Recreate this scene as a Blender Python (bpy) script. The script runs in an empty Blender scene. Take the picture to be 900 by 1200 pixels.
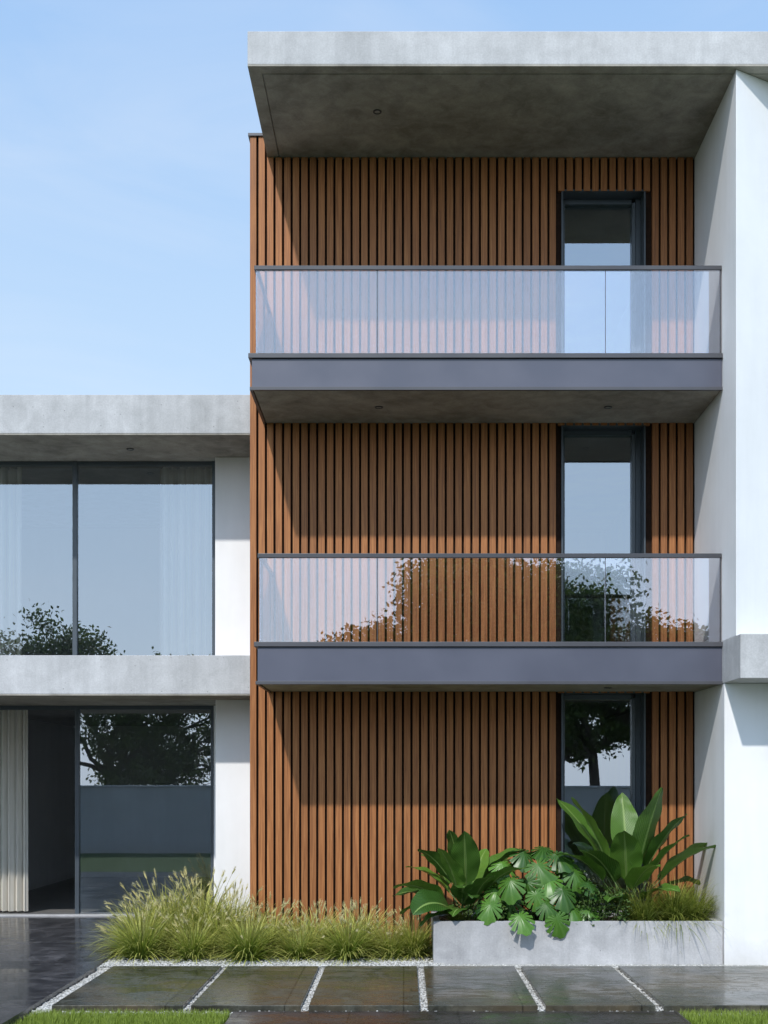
import bpy, math, random
from mathutils import Vector, Matrix, noise
rnd = random.Random(7)
R = math.radians
scene = bpy.context.scene
COL = scene.collection
EYE = 1.95            # eye height above the paving
def H(h): return EYE + h

# ------------------------------------------------------------------ helpers
class MB:
    def __init__(s): s.v=[]; s.f=[]; s.uv=[]; s.a=[]      # a: per-vertex random value
    def box(s,x0,x1,y0,y1,z0,z1):
        n=len(s.v)
        s.v+=[(x,y,z) for z in (z0,z1) for y in (y0,y1) for x in (x0,x1)]
        for q in ((0,2,3,1),(4,5,7,6),(0,1,5,4),(2,6,7,3),(0,4,6,2),(1,3,7,5)):
            s.f.append(tuple(n+i for i in q))
        return s
    def quad(s,a,b,c,d):
        n=len(s.v); s.v+=[a,b,c,d]; s.f.append((n,n+1,n+2,n+3)); return s
    def prism(s,poly,z0,z1):
        n=len(s.v); k=len(poly)
        s.v+=[(x,y,z0) for x,y in poly]+[(x,y,z1) for x,y in poly]
        s.f.append(tuple(n+i for i in reversed(range(k)))); s.f.append(tuple(n+k+i for i in range(k)))
        for i in range(k):
            j=(i+1)%k; s.f.append((n+i,n+j,n+k+j,n+k+i))
        return s
    def tube(s,pts,rad,seg=6,cap=True):
        n0=len(s.v); m=len(pts)
        for i,p in enumerate(pts):
            p=Vector(p)
            d=(Vector(pts[min(i+1,m-1)])-Vector(pts[max(i-1,0)]))
            if d.length<1e-9: d=Vector((0,0,1))
            d.normalize()
            u=d.cross(Vector((0,0,1)) if abs(d.z)<.95 else Vector((1,0,0))).normalized(); w=d.cross(u)
            r=rad[i] if hasattr(rad,'__len__') else rad
            for k in range(seg):
                a=2*math.pi*k/seg; s.v.append(tuple(p+(u*math.cos(a)+w*math.sin(a))*r))
        for i in range(m-1):
            for k in range(seg):
                a=n0+i*seg+k; b=n0+i*seg+(k+1)%seg
                s.f.append((a,b,b+seg,a+seg))
        if cap:
            s.f.append(tuple(n0+k for k in reversed(range(seg)))); s.f.append(tuple(n0+(m-1)*seg+k for k in range(seg)))
        return s
    def disc(s,c,r0,r1,z0,z1,seg=20):     # ring between two radii (r0 inner)
        n=len(s.v)
        for (r,z) in ((r0,z0),(r1,z0),(r1,z1),(r0,z1)):
            for k in range(seg):
                a=2*math.pi*k/seg; s.v.append((c[0]+r*math.cos(a),c[1]+r*math.sin(a),z))
        for j in range(4):
            for k in range(seg):
                s.f.append((n+j*seg+k,n+j*seg+(k+1)%seg,n+((j+1)%4)*seg+(k+1)%seg,n+((j+1)%4)*seg+k))
        return s
def mesh_of(name,mb,mat,off=(0,0,0),smooth=False):
    me=bpy.data.meshes.new(name)
    me.from_pydata([(v[0]-off[0],v[1]-off[1],v[2]-off[2]) for v in mb.v],[],mb.f)
    if len(mb.uv)==len(mb.v) and mb.uv:
        l=me.uv_layers.new(name='UVMap')
        flat=[0.0]*(2*len(me.loops)); vi=[0]*len(me.loops); me.loops.foreach_get('vertex_index',vi)
        for i,k in enumerate(vi): flat[2*i]=mb.uv[k][0]; flat[2*i+1]=mb.uv[k][1]
        l.data.foreach_set('uv',flat)
    if len(mb.a)==len(mb.v) and mb.a:
        at=me.attributes.new('rnd','FLOAT','POINT'); at.data.foreach_set('value',mb.a)
    me.materials.append(mat)
    if smooth: me.polygons.foreach_set('use_smooth',[True]*len(me.polygons))
    me.update(); return me
ROOT={}
def obj(name,mb,mat,parent=None,bevel=0,smooth=False):
    off=(0,0,0)
    if parent is not None: off=ROOT[parent.name]
    o=bpy.data.objects.new(name,mesh_of(name,mb,mat,off,smooth)); COL.objects.link(o)
    if parent is not None: o.parent=parent; ROOT[o.name]=off
    else: ROOT[o.name]=(0,0,0)
    if bevel:
        b=o.modifiers.new('bevel','BEVEL'); b.width=bevel; b.segments=2; b.limit_method='ANGLE'; b.harden_normals=False
    return o
def tag(o,label=None,cat=None,group=None,kind=None):
    if label: o['label']=label
    if cat: o['category']=cat
    if group: o['group']=group
    if kind: o['kind']=kind
    return o
def thing(name,label,cat,loc,group=None):
    o=bpy.data.objects.new(name,None); COL.objects.link(o); o.location=loc; o.empty_display_size=.2
    ROOT[o.name]=tuple(loc); return tag(o,label,cat,group)
def struct(name,mb,mat,bevel=0):
    return tag(obj(name,mb,mat,None,bevel),kind='structure')
def copy_tree(o,parent=None):
    c=o.copy(); COL.objects.link(c)
    if parent is not None: c.parent=parent
    for ch in list(o.children): copy_tree(ch,c)
    return c

# ------------------------------------------------------------------ materials
class NT:
    def __init__(s,name):
        s.m=bpy.data.materials.new(name); s.m.use_nodes=True; s.t=s.m.node_tree; s.t.nodes.clear()
        s.out=s.n('ShaderNodeOutputMaterial'); s.tc=s.n('ShaderNodeTexCoord')
    def n(s,typ,**k):
        x=s.t.nodes.new(typ)
        for a,b in k.items(): setattr(x,a,b)
        return x
    def l(s,a,b): s.t.links.new(a,b)
    def put(s,sock,v):
        if isinstance(v,bpy.types.NodeSocket): s.l(v,sock)
        else: sock.default_value=v
    def math(s,op,a,b=None,c=None,clamp=False):
        x=s.n('ShaderNodeMath',operation=op,use_clamp=clamp); s.put(x.inputs[0],a)
        if b is not None: s.put(x.inputs[1],b)
        if c is not None: s.put(x.inputs[2],c)
        return x.outputs[0]
    def mapping(s,scale,src=None):
        x=s.n('ShaderNodeMapping'); s.l(src or s.tc.outputs['Object'],x.inputs[0]); x.inputs['Scale'].default_value=scale; return x.outputs[0]
    def noise(s,scale,detail=5,rough=.55,vec=None,dist=0):
        x=s.n('ShaderNodeTexNoise'); x.inputs['Scale'].default_value=scale; x.inputs['Detail'].default_value=detail
        x.inputs['Roughness'].default_value=rough; x.inputs['Distortion'].default_value=dist
        s.l(vec or s.tc.outputs['Object'],x.inputs['Vector']); return x.outputs['Fac']
    def ramp(s,fac,stops):
        x=s.n('ShaderNodeValToRGB'); s.l(fac,x.inputs[0]); e=x.color_ramp.elements
        while len(e)<len(stops): e.new(.5)
        for i,(p,c) in enumerate(stops):
            e[i].position=p; e[i].color=(c if len(c)==4 else (*c,1)) if hasattr(c,'__len__') else (c,c,c,1)
        return x.outputs[0]
    def mix(s,f,a,b,mode='MIX'):
        x=s.n('ShaderNodeMix',data_type='RGBA',blend_type=mode)
        s.put(x.inputs[0],f)
        for i,v in ((6,a),(7,b)):
            if hasattr(v,'__len__') and len(v)==3: v=(*v,1)
            s.put(x.inputs[i],v)
        return x.outputs[2]
    def bump(s,h,strength=.3,dist=.01):
        x=s.n('ShaderNodeBump'); x.inputs['Strength'].default_value=strength; x.inputs['Distance'].default_value=dist
        s.l(h,x.inputs['Height']); return x.outputs[0]
    def pbsdf(s,color,rough=.6,spec=.5,metal=0,normal=None,trans=None):
        p=s.n('ShaderNodeBsdfPrincipled')
        if hasattr(color,'__len__') and not isinstance(color,bpy.types.NodeSocket) and len(color)==3: color=(*color,1)
        s.put(p.inputs['Base Color'],color); s.put(p.inputs['Roughness'],rough)
        s.put(p.inputs['Specular IOR Level'],spec); s.put(p.inputs['Metallic'],metal)
        if normal is not None: s.l(normal,p.inputs['Normal'])
        if trans:
            tr=s.n('ShaderNodeBsdfTranslucent'); s.put(tr.inputs[0],color); mx=s.n('ShaderNodeMixShader'); mx.inputs[0].default_value=trans
            s.l(p.outputs[0],mx.inputs[1]); s.l(tr.outputs[0],mx.inputs[2]); s.l(mx.outputs[0],s.out.inputs[0])
        else: s.l(p.outputs[0],s.out.inputs[0])
        return s.m

def concrete(name,lo,hi,pit=.5):
    t=NT(name)
    big=t.noise(.9,6,.6,dist=.4); med=t.noise(4.5,6,.65,dist=.6); fine=t.noise(60,3,.6)
    c=t.ramp(t.math('ADD',t.math('MULTIPLY',big,.55),t.math('MULTIPLY',med,.45)),[(.34,lo),(.5,tuple((a+b)/2 for a,b in zip(lo,hi))),(.66,hi)])
    c=t.mix(.35,c,t.ramp(fine,[(.3,.55),(.7,1.0)]),'MULTIPLY')
    st=t.noise(1,4,.6,vec=t.mapping((7,7,.8)))
    c=t.mix(.35,c,t.ramp(st,[(.4,.72),(.6,1.0)]),'MULTIPLY')
    v=t.n('ShaderNodeTexVoronoi'); v.inputs['Scale'].default_value=17; v.inputs['Randomness'].default_value=1; t.l(t.tc.outputs['Object'],v.inputs['Vector'])
    sel=t.n('ShaderNodeSeparateColor'); t.l(v.outputs['Color'],sel.inputs[0])
    hole=t.math('MULTIPLY',t.math('LESS_THAN',v.outputs['Distance'],t.math('MULTIPLY',sel.outputs[1],.16)),t.math('GREATER_THAN',sel.outputs[0],.62))
    c=t.mix(t.math('MULTIPLY',hole,pit),c,(.10,.10,.10))
    h=t.math('SUBTRACT',t.math('ADD',t.math('MULTIPLY',fine,.4),med),t.math('MULTIPLY',hole,1.2))
    return t.pbsdf(c,t.ramp(med,[(.3,.75),(.7,.9)]),.3,normal=t.bump(h,.35,.006))
M={}
M['concrete']=concrete('pale_concrete',(.42,.42,.42),(.64,.64,.645))
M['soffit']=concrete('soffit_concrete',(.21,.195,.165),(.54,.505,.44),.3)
M['planter']=concrete('planter_concrete',(.36,.36,.365),(.60,.595,.60),.9)
PITCH=.0975; SX0=-1.75
def wood():
    t=NT('slat_wood')
    sep=t.n('ShaderNodeSeparateXYZ'); t.l(t.tc.outputs['Object'],sep.inputs[0])
    idx=t.math('FLOOR',t.math('DIVIDE',t.math('SUBTRACT',sep.outputs[0],SX0-.002),PITCH))
    idy=t.math('FLOOR',t.math('MULTIPLY',sep.outputs[1],5.0))
    wn=t.n('ShaderNodeTexWhiteNoise',noise_dimensions='2D'); cb=t.n('ShaderNodeCombineXYZ'); t.l(idx,cb.inputs[0]); t.l(idy,cb.inputs[1]); t.l(cb.outputs[0],wn.inputs['Vector'])
    gr=t.noise(1,7,.65,vec=t.mapping((70,70,1.6)),dist=.8)
    lg=t.noise(1,3,.5,vec=t.mapping((1.2,1.2,.5)))
    c=t.ramp(gr,[(.28,(.18,.066,.022)),(.5,(.35,.135,.044)),(.72,(.50,.220,.080))])
    c=t.mix(.55,c,t.ramp(wn.outputs['Value'],[(0,.70),(.5,.95),(1,1.08)]),'MULTIPLY')
    c=t.mix(.4,c,t.ramp(lg,[(.35,.75),(.65,1.0)]),'MULTIPLY')
    return t.pbsdf(c,t.ramp(gr,[(.3,.5),(.7,.68)]),.35,normal=t.bump(gr,.25,.002))
M['wood']=wood()
def backing():
    t=NT('dark_backing'); return t.pbsdf(t.ramp(t.noise(20),[(.3,(.018,.009,.006)),(.7,(.034,.017,.010))]),.9,.2)
M['backing']=backing()
def plaster(name='white_plaster',lo=.79,hi=.86):
    t=NT(name); a=t.noise(1.1,4,.6); f=t.noise(180,2,.5); st=t.noise(1,4,.6,vec=t.mapping((3,3,.35)))
    c=t.ramp(a,[(.3,(lo,lo,lo*1.0)),(.7,(hi,hi,hi*1.005))])
    c=t.mix(.35,c,t.ramp(st,[(.38,.86),(.6,1.0)]),'MULTIPLY')
    sp=t.n('ShaderNodeSeparateXYZ'); t.l(t.tc.outputs['Object'],sp.inputs[0])
    low=t.n('ShaderNodeMapRange'); t.l(t.math('ADD',sp.outputs[2],t.math('MULTIPLY',t.noise(5,5,.7),-.35)),low.inputs[0]); low.inputs[1].default_value=-.15; low.inputs[2].default_value=.16; low.inputs[3].default_value=.45; low.inputs[4].default_value=0
    c=t.mix(low.outputs[0],c,(.36,.34,.30))
    tr=t.noise(7,6,.7,dist=1.0)
    return t.pbsdf(c,.85,.25,normal=t.bump(t.math('ADD',t.math('MULTIPLY',f,.4),tr),.3,.003))
M['plaster']=plaster()
M['interior']=plaster('interior_plaster',.76,.84)
M['dim_interior']=plaster('upper_room_dimmed_plaster',.22,.28)  # plaster darkened in colour so the upper room looks dim behind its curtains
M['garden_plaster']=plaster('garden_wall_plaster',.42,.50)
def metal(name,col,rough=.42):
    t=NT(name); a=t.noise(2.2,4,.5); f=t.noise(240,2)
    c=t.mix(.35,col,t.ramp(a,[(.35,.7),(.65,1.0)]),'MULTIPLY')
    return t.pbsdf(c,t.ramp(a,[(.3,rough-.06),(.7,rough+.08)]),.5,0.0,normal=t.bump(f,.04,.001))
M['fascia']=metal('fascia_paint',(.095,.10,.135),.38)
M['frame']=metal('frame_paint',(.065,.08,.095),.35)
M['cap']=metal('cap_metal',(.075,.075,.085),.4)
M['rail']=metal('rail_metal',(.06,.06,.068),.35)
def glass(name,base,tint,rough=0.0,spec=(1,1,1)):
    t=NT(name)
    fr=t.n('ShaderNodeFresnel'); fr.inputs[0].default_value=1.5
    tr=t.n('ShaderNodeBsdfTransparent'); tr.inputs[0].default_value=(*tint,1)
    gl=t.n('ShaderNodeBsdfGlossy'); gl.inputs['Roughness'].default_value=rough; gl.inputs[0].default_value=(*spec,1)
    nb=t.bump(t.noise(.8,1,.3),.012,.05); t.l(nb,gl.inputs['Normal'])
    fac=t.math('MULTIPLY_ADD',fr.outputs[0],1-base,base,clamp=True)
    mx=t.n('ShaderNodeMixShader'); t.l(fac,mx.inputs[0]); t.l(tr.outputs[0],mx.inputs[1]); t.l(gl.outputs[0],mx.inputs[2]); t.l(mx.outputs[0],t.out.inputs[0])
    return t.m
M['glass']=glass('window_glass',.30,(.95,.97,.98),spec=(.86,.93,1.0))
M['rail_glass']=glass('railing_glass',.145,(.975,.98,.99),spec=(.95,.95,1.0))
M['clear_glass']=glass('garden_window_glass',.30,(.86,.90,.92),spec=(.86,.93,1.0))
def fabric():
    t=NT('curtain_fabric'); a=t.noise(1,3,.5,vec=t.mapping((25,25,2)))
    return t.pbsdf(t.ramp(a,[(.3,(.70,.66,.58)),(.7,(.82,.78,.70))]),.9,.1,trans=.25)
M['curtain']=fabric()
def tiles(name,dark,light,rough_lo,rough_hi,bw,bh,rowoff=0.0,warm=None):
    t=NT(name)
    br=t.n('ShaderNodeTexBrick'); br.offset=rowoff; br.inputs['Scale'].default_value=1; br.inputs['Mortar Size'].default_value=.006
    br.inputs['Brick Width'].default_value=bw; br.inputs['Row Height'].default_value=bh; br.inputs['Mortar Smooth'].default_value=.1
    br.inputs['Color1'].default_value=(.75,.75,.75,1); br.inputs['Color2'].default_value=(1.15,1.15,1.15,1); br.inputs['Mortar'].default_value=(.3,.3,.3,1)
    t.l(t.tc.outputs['Object'],br.inputs['Vector'])
    a=t.noise(2.3,7,.68,dist=1.2); b=t.noise(9,6,.7,dist=1.5); streak=t.noise(1,5,.7,vec=t.mapping((2.2,7,2)),dist=1.6)
    m=t.math('ADD',t.math('MULTIPLY',a,.5),t.math('ADD',t.math('MULTIPLY',b,.2),t.math('MULTIPLY',streak,.3)))
    c=t.ramp(m,[(.36,dark),(.52,tuple(.6*x+.4*y for x,y in zip(dark,light))),(.66,light)])
    if warm: c=t.mix(t.ramp(t.noise(1.1,4,.6,dist=.8),[(.45,0.0),(.65,.8)]),c,warm)
    c=t.mix(1,c,br.outputs['Color'],'MULTIPLY')
    sp=t.ramp(t.noise(110,2),[(.62,0.0),(.75,.35)])
    c=t.mix(sp,c,(.20,.19,.17))
    h=t.math('SUBTRACT',t.math('MULTIPLY',b,.5),t.math('MULTIPLY',br.outputs['Fac'],1.0))
    return t.pbsdf(c,t.ramp(t.math('ADD',t.math('MULTIPLY',a,.5),t.math('MULTIPLY',streak,.5)),[(.40,rough_lo),(.60,rough_hi)]),.3,normal=t.bump(h,.16,.004))
M['terrace']=tiles('terrace_tiles',(.018,.019,.023),(.13,.125,.13),.05,.30,1.2,.6,.5)
M['slab']=tiles('slab_stone',(.008,.009,.008),(.16,.16,.125),.08,.42,1.0,3.0,.0,(.115,.09,.055))
M['path']=tiles('path_stone',(.014,.013,.013),(.085,.075,.070),.1,.4,.9,.6,.5)
def floor_int():
    t=NT('interior_floor'); a=t.noise(2,5,.6); return t.pbsdf(t.ramp(a,[(.3,(.16,.155,.15)),(.7,(.25,.245,.235))]),.3,.4)
M['floor']=floor_int()
def gravel(name,stones=False):
    t=NT(name)
    v=t.n('ShaderNodeTexVoronoi'); v.inputs['Scale'].default_value=70; t.l(t.tc.outputs['Object'],v.inputs['Vector'])
    if stones:
        at=t.n('ShaderNodeAttribute',attribute_name='rnd'); c=t.ramp(at.outputs['Fac'],[(0,(.24,.24,.22)),(.35,(.44,.43,.40)),(1,(.64,.63,.60))]); return t.pbsdf(c,.7,.3)
    sel=t.n('ShaderNodeSeparateColor'); t.l(v.outputs['Color'],sel.inputs[0])
    c=t.ramp(sel.outputs[0],[(0,(.25,.25,.23)),(1,(.55,.54,.50))])
    return t.pbsdf(c,.85,.2,normal=t.bump(t.math('SUBTRACT',1.0,v.outputs['Distance']),.9,.01))
M['gravel']=gravel('gravel_bed'); M['pebble']=gravel('white_pebbles',True)
def soil():
    t=NT('dark_soil'); a=t.noise(30,6,.7); return t.pbsdf(t.ramp(a,[(.3,(.012,.009,.006)),(.7,(.045,.032,.02))]),.95,.2,normal=t.bump(a,.8,.02))
M['soil']=soil()
def lawnbase():
    t=NT('lawn_ground'); a=t.noise(25,6,.7); b=t.noise(.8,4)
    c=t.ramp(a,[(.3,(.030,.055,.012)),(.7,(.075,.13,.03))]); c=t.mix(.5,c,t.ramp(b,[(.3,.6),(.7,1.0)]),'MULTIPLY')
    return t.pbsdf(c,.9,.2,normal=t.bump(a,.8,.03))
M['lawn']=lawnbase()
def blade(name,base,mid,tip,trans=.3,rough=.5,var=.4):
    t=NT(name); sep=t.n('ShaderNodeSeparateXYZ'); t.l(t.tc.outputs['UV'],sep.inputs[0])
    at=t.n('ShaderNodeAttribute',attribute_name='rnd')
    c=t.ramp(sep.outputs[1],[(0,base),(.5,mid),(1,tip)])
    c=t.mix(var,c,t.ramp(at.outputs['Fac'],[(0,(.30,.38,.28)),(.55,(1,1,1)),(1,(1.0,.92,.6))]),'MULTIPLY')
    return t.pbsdf(c,rough,.35,trans=trans)
M['blade']=blade('fountain_grass_blade',(.04,.09,.012),(.28,.36,.055),(.74,.69,.22),var=.5)  # green to yellow blades, bases darkened to paint shade between the clumps
M['plume']=blade('grass_plume',(.42,.40,.16),(.68,.62,.32),(.82,.77,.50),.3,.8,.4)
M['sedge']=blade('sedge_blade',(.06,.11,.018),(.23,.29,.045),(.42,.42,.10),var=.5)
M['turf']=blade('turf_blade',(.06,.10,.015),(.20,.29,.035),(.34,.43,.07),var=.5)
def leafmat(name,c0,c1,vein,kind):
    t=NT(name); sep=t.n('ShaderNodeSeparateXYZ'); t.l(t.tc.outputs['UV'],sep.inputs[0])
    at=t.n('ShaderNodeAttribute',attribute_name='rnd')
    c=t.mix(at.outputs['Fac'],c0,c1)
    c=t.mix(.5,c,t.ramp(t.noise(9,4,.6),[(.3,.65),(.7,1.0)]),'MULTIPLY')
    d=t.math('ABSOLUTE',t.math('SUBTRACT',sep.outputs[0],.5))
    if kind=='paddle':
        w=t.math('SINE',t.math('MULTIPLY',t.math('SUBTRACT',sep.outputs[1],t.math('MULTIPLY',d,.55)),150))
    else:
        w=t.math('SINE',t.math('MULTIPLY',sep.outputs[0],2*math.pi*14))
    c=t.mix(t.ramp(w,[(.0,0.0),(1,.16)]),c,vein)
    if kind=='paddle': c=t.mix(t.ramp(d,[(.02,.9),(.05,0.0)]),c,vein)
    return t.pbsdf(c,.36,.45,normal=t.bump(w,.3,.004),trans=.16)
M['paddle']=leafmat('paddle_leaf',(.025,.080,.010),(.12,.25,.03),(.24,.36,.10),'paddle')
M['monstera']=leafmat('split_leaf',(.030,.095,.012),(.11,.26,.03),(.22,.36,.10),'radial')
M['filler']=leafmat('small_leaf',(.02,.06,.012),(.09,.16,.03),(.2,.3,.08),'paddle')
def stem():
    t=NT('plant_stem'); a=t.noise(30); return t.pbsdf(t.ramp(a,[(.3,(.06,.11,.03)),(.7,(.14,.22,.06))]),.5,.4)
M['stem']=stem()
def bark():
    t=NT('tree_bark'); a=t.noise(1,6,.7,vec=t.mapping((14,14,3))); return t.pbsdf(t.ramp(a,[(.3,(.03,.024,.018)),(.7,(.10,.08,.06))]),.9,.2,normal=t.bump(a,.8,.02))
M['bark']=bark()
def treeleaf():
    t=NT('tree_leaf'); at=t.n('ShaderNodeAttribute',attribute_name='rnd')
    return t.pbsdf(t.ramp(at.outputs['Fac'],[(0,(.03,.06,.010)),(.6,(.08,.13,.02)),(1,(.16,.20,.04))]),.5,.35,trans=.4)
M['treeleaf']=treeleaf()
def lamp():
    t=NT('downlight_lens'); return t.pbsdf(t.ramp(t.noise(40),[(.3,(.28,.28,.26)),(.7,(.4,.4,.38))]),.3,.5)
M['lens']=lamp()

# ------------------------------------------------------------------ sky, sun, camera
SUN=Vector((-.31,-1,1.07)).normalized()
el=math.asin(SUN.z); az=math.atan2(SUN.x,SUN.y)
w=bpy.data.worlds.new('World'); scene.world=w; w.use_nodes=True; nt=w.node_tree; nt.nodes.clear()
sk=nt.nodes.new('ShaderNodeTexSky'); sk.sky_type='NISHITA'; sk.sun_disc=False; sk.sun_elevation=el; sk.sun_rotation=az
sk.altitude=50; sk.air_density=1.0; sk.dust_density=1.6; sk.ozone_density=2.2
bg=nt.nodes.new('ShaderNodeBackground'); bg.inputs[1].default_value=.12
wo=nt.nodes.new('ShaderNodeOutputWorld'); # pale summer haze mixed into the sky, thicker towards the horizon
tcw=nt.nodes.new('ShaderNodeTexCoord'); spw=nt.nodes.new('ShaderNodeSeparateXYZ'); nt.links.new(tcw.outputs['Generated'],spw.inputs[0])
rw=nt.nodes.new('ShaderNodeValToRGB'); nt.links.new(spw.outputs[2],rw.inputs[0]); ee=rw.color_ramp.elements
ee[0].position=.0; ee[0].color=(.90,1.02,1.17,1); ee[1].position=.62; ee[1].color=(.37,.64,1.08,1); q=ee.new(.28); q.color=(.68,.90,1.15,1)
mw=nt.nodes.new('ShaderNodeMix'); mw.data_type='RGBA'; mw.inputs[0].default_value=.78; nt.links.new(sk.outputs[0],mw.inputs[6])
# haze glows towards the sun (behind the viewer) and carries thin high cloud
def wm(op,a,b,clamp=False):
    x=nt.nodes.new('ShaderNodeMath'); x.operation=op; x.use_clamp=clamp
    for i,v in enumerate((a,b)):
        if isinstance(v,bpy.types.NodeSocket): nt.links.new(v,x.inputs[i])
        else: x.inputs[i].default_value=v
    return x.outputs[0]
glow=wm('ADD',wm('MULTIPLY',wm('MAXIMUM',wm('MULTIPLY',spw.outputs[1],-1.0),0.0),.75),1.0)
mp=nt.nodes.new('ShaderNodeMapping'); mp.inputs['Scale'].default_value=(2.2,2.2,7.5); nt.links.new(tcw.outputs['Generated'],mp.inputs[0])
nz=nt.nodes.new('ShaderNodeTexNoise'); nz.inputs['Scale'].default_value=1.6; nz.inputs['Detail'].default_value=7; nz.inputs['Roughness'].default_value=.55; nz.inputs['Distortion'].default_value=.6; nt.links.new(mp.outputs[0],nz.inputs[0])
cl=nt.nodes.new('ShaderNodeMapRange'); cl.inputs[1].default_value=.42; cl.inputs[2].default_value=.75; cl.inputs[3].default_value=0; cl.inputs[4].default_value=.30; nt.links.new(nz.outputs['Fac'],cl.inputs[0])
mc=nt.nodes.new('ShaderNodeMix'); mc.data_type='RGBA'; nt.links.new(cl.outputs[0],mc.inputs[0]); nt.links.new(rw.outputs[0],mc.inputs[6]); mc.inputs[7].default_value=(.92,1.02,1.16,1)
gv=nt.nodes.new('ShaderNodeVectorMath'); gv.operation='SCALE'; nt.links.new(mc.outputs[2],gv.inputs[0]); nt.links.new(wm('MULTIPLY',glow,1/.12),gv.inputs['Scale'])
nt.links.new(gv.outputs[0],mw.inputs[7])
nt.links.new(mw.outputs[2],bg.inputs[0]); nt.links.new(bg.outputs[0],wo.inputs[0])
sl=bpy.data.lights.new('sun','SUN'); sl.energy=3.4; sl.angle=R(1.4); sl.color=(1,.965,.91)
so=bpy.data.objects.new('sun',sl); COL.objects.link(so); so.rotation_euler=SUN.to_track_quat('Z','Y').to_euler(); so.location=(-6,-20,25)
cam=bpy.data.cameras.new('camera'); co=bpy.data.objects.new('camera',cam); COL.objects.link(co)
co.location=(0,0,EYE); co.rotation_euler=(R(90),0,0); cam.sensor_fit='AUTO'; cam.sensor_width=36
cam.lens=42.6; cam.shift_x=-23/1200; cam.shift_y=315/1200; cam.clip_start=.05; cam.clip_end=2000
scene.camera=co
scene.view_settings.view_transform='Standard'; scene.view_settings.look='None'; scene.view_settings.exposure=0
try: scene.cycles.transparent_max_bounces=24; scene.cycles.max_bounces=12; scene.cycles.glossy_bounces=8
except Exception: pass

# ------------------------------------------------------------------ ground
g=MB(); n=0
g.quad((-300,-300,-.03),(300,-300,-.03),(300,400,-.03),(-300,400,-.03)); struct('ground',g,M['lawn'])
# front terrace: wet dark tiles falling gently towards the garden
TY0,TY1=6.4,15.79
t_=MB(); X0,X1=-12,-3.13
def tz(y): return .012+.045 if y<=12.2 else .057+(H(-1.744)-.057)*(y-12.2)/(15.79-12.2)
ys=[TY0,12.2,TY1]
for a,b in ((0,1),(1,2)):
    ya,yb=ys[a],ys[b]
    t_.quad((X0,ya,tz(ya)),(X1,ya,tz(ya)),(X1,yb,tz(yb)),(X0,yb,tz(yb)))
    t_.quad((X1,ya,tz(ya)),(X1,ya,-.03),(X1,yb,-.03),(X1,yb,tz(yb)))
t_.quad((X0,TY0,-.03),(X1,TY0,-.03),(X1,TY0,tz(TY0)),(X0,TY0,tz(TY0)))
# strip of the terrace beside the pier
t_.quad((X1,13.9,tz(13.9)),(-1.75,13.9,tz(13.9)),(-1.75,TY1,tz(TY1)),(X1,TY1,tz(TY1)))
t_.quad((X1,13.9,-.03),(-1.75,13.9,-.03),(-1.75,13.9,tz(13.9)),(X1,13.9,tz(13.9)))
struct('terrace',t_,M['terrace'])
gb=MB().box(-3.13,12,10.08,12.34,-.1,0.0).box(-3.13,12,12.34,13.9,-.1,.045); struct('gravel',gb,M['gravel'])
edges=[-2.955,-1.82,-.83,.17,1.16,2.15,3.75,5.3]
for i in range(len(edges)-1):
    a=edges[i]+(.034 if i else 0); b=edges[i+1]-.034
    s=MB().box(a,b,10.17,12.33,-.08,.066); o=struct('paving_slab',s,M['slab'],.006)
p=MB().box(-1.42,2.28,6.5,10.10,-.08,.03); struct('path',p,M['path'],.006)
# right-hand paving in front of the white wall
# pebbles
def ico():
    ph=(1+5**.5)/2
    v=[Vector(a).normalized() for a in ((-1,ph,0),(1,ph,0),(-1,-ph,0),(1,-ph,0),(0,-1,ph),(0,1,ph),(0,-1,-ph),(0,1,-ph),(ph,0,-1),(ph,0,1),(-ph,0,-1),(-ph,0,1))]
    f=[(0,11,5),(0,5,1),(0,1,7),(0,7,10),(0,10,11),(1,5,9),(5,11,4),(11,10,2),(10,7,6),(7,1,8),(3,9,4),(3,4,2),(3,2,6),(3,6,8),(3,8,9),(4,9,5),(2,4,11),(6,2,10),(8,6,7),(9,8,1)]
    return v,f
IV,IF=ico()
pb=MB()
def pebbles(x0,x1,y0,y1,cnt,zz=.002,pile=.015):
    for _ in range(cnt):
        c=Vector((rnd.uniform(x0,x1),rnd.uniform(y0,y1),zz+rnd.uniform(0,pile))); r=rnd.uniform(.006,.013)
        sx,sy,sz=rnd.uniform(.8,1.3),rnd.uniform(.8,1.3),rnd.uniform(.5,.8); n=len(pb.v); a=rnd.random()*6.28; ca,sa=math.cos(a),math.sin(a); rv=rnd.random()
        for v in IV:
            x,y=v.x*sx*r,v.y*sy*r; pb.v.append((c.x+x*ca-y*sa,c.y+x*sa+y*ca,c.z+v.z*sz*r)); pb.a.append(rv)
        for f in IF: pb.f.append(tuple(n+i for i in f))
pebbles(-3.12,-2.965,10.1,12.5,2600)
for e in edges[1:-2]: pebbles(e-.034,e+.034,10.17,12.33,1150,.004,.028)
pebbles(-3.1,.42,12.345,12.72,6200,.047); pebbles(.3,3.4,12.345,12.56,2200,.03); pebbles(3.3,5,12.345,12.53,1200,.03); pebbles(-3.1,.3,12.72,13.1,1800,.047); pebbles(-2.9,2.3,10.1,10.165,700)
tag(obj('gravel_pebbles',pb,M['pebble']),'white pebbles filling the joints between the dark slabs','gravel',kind='stuff')
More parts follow.
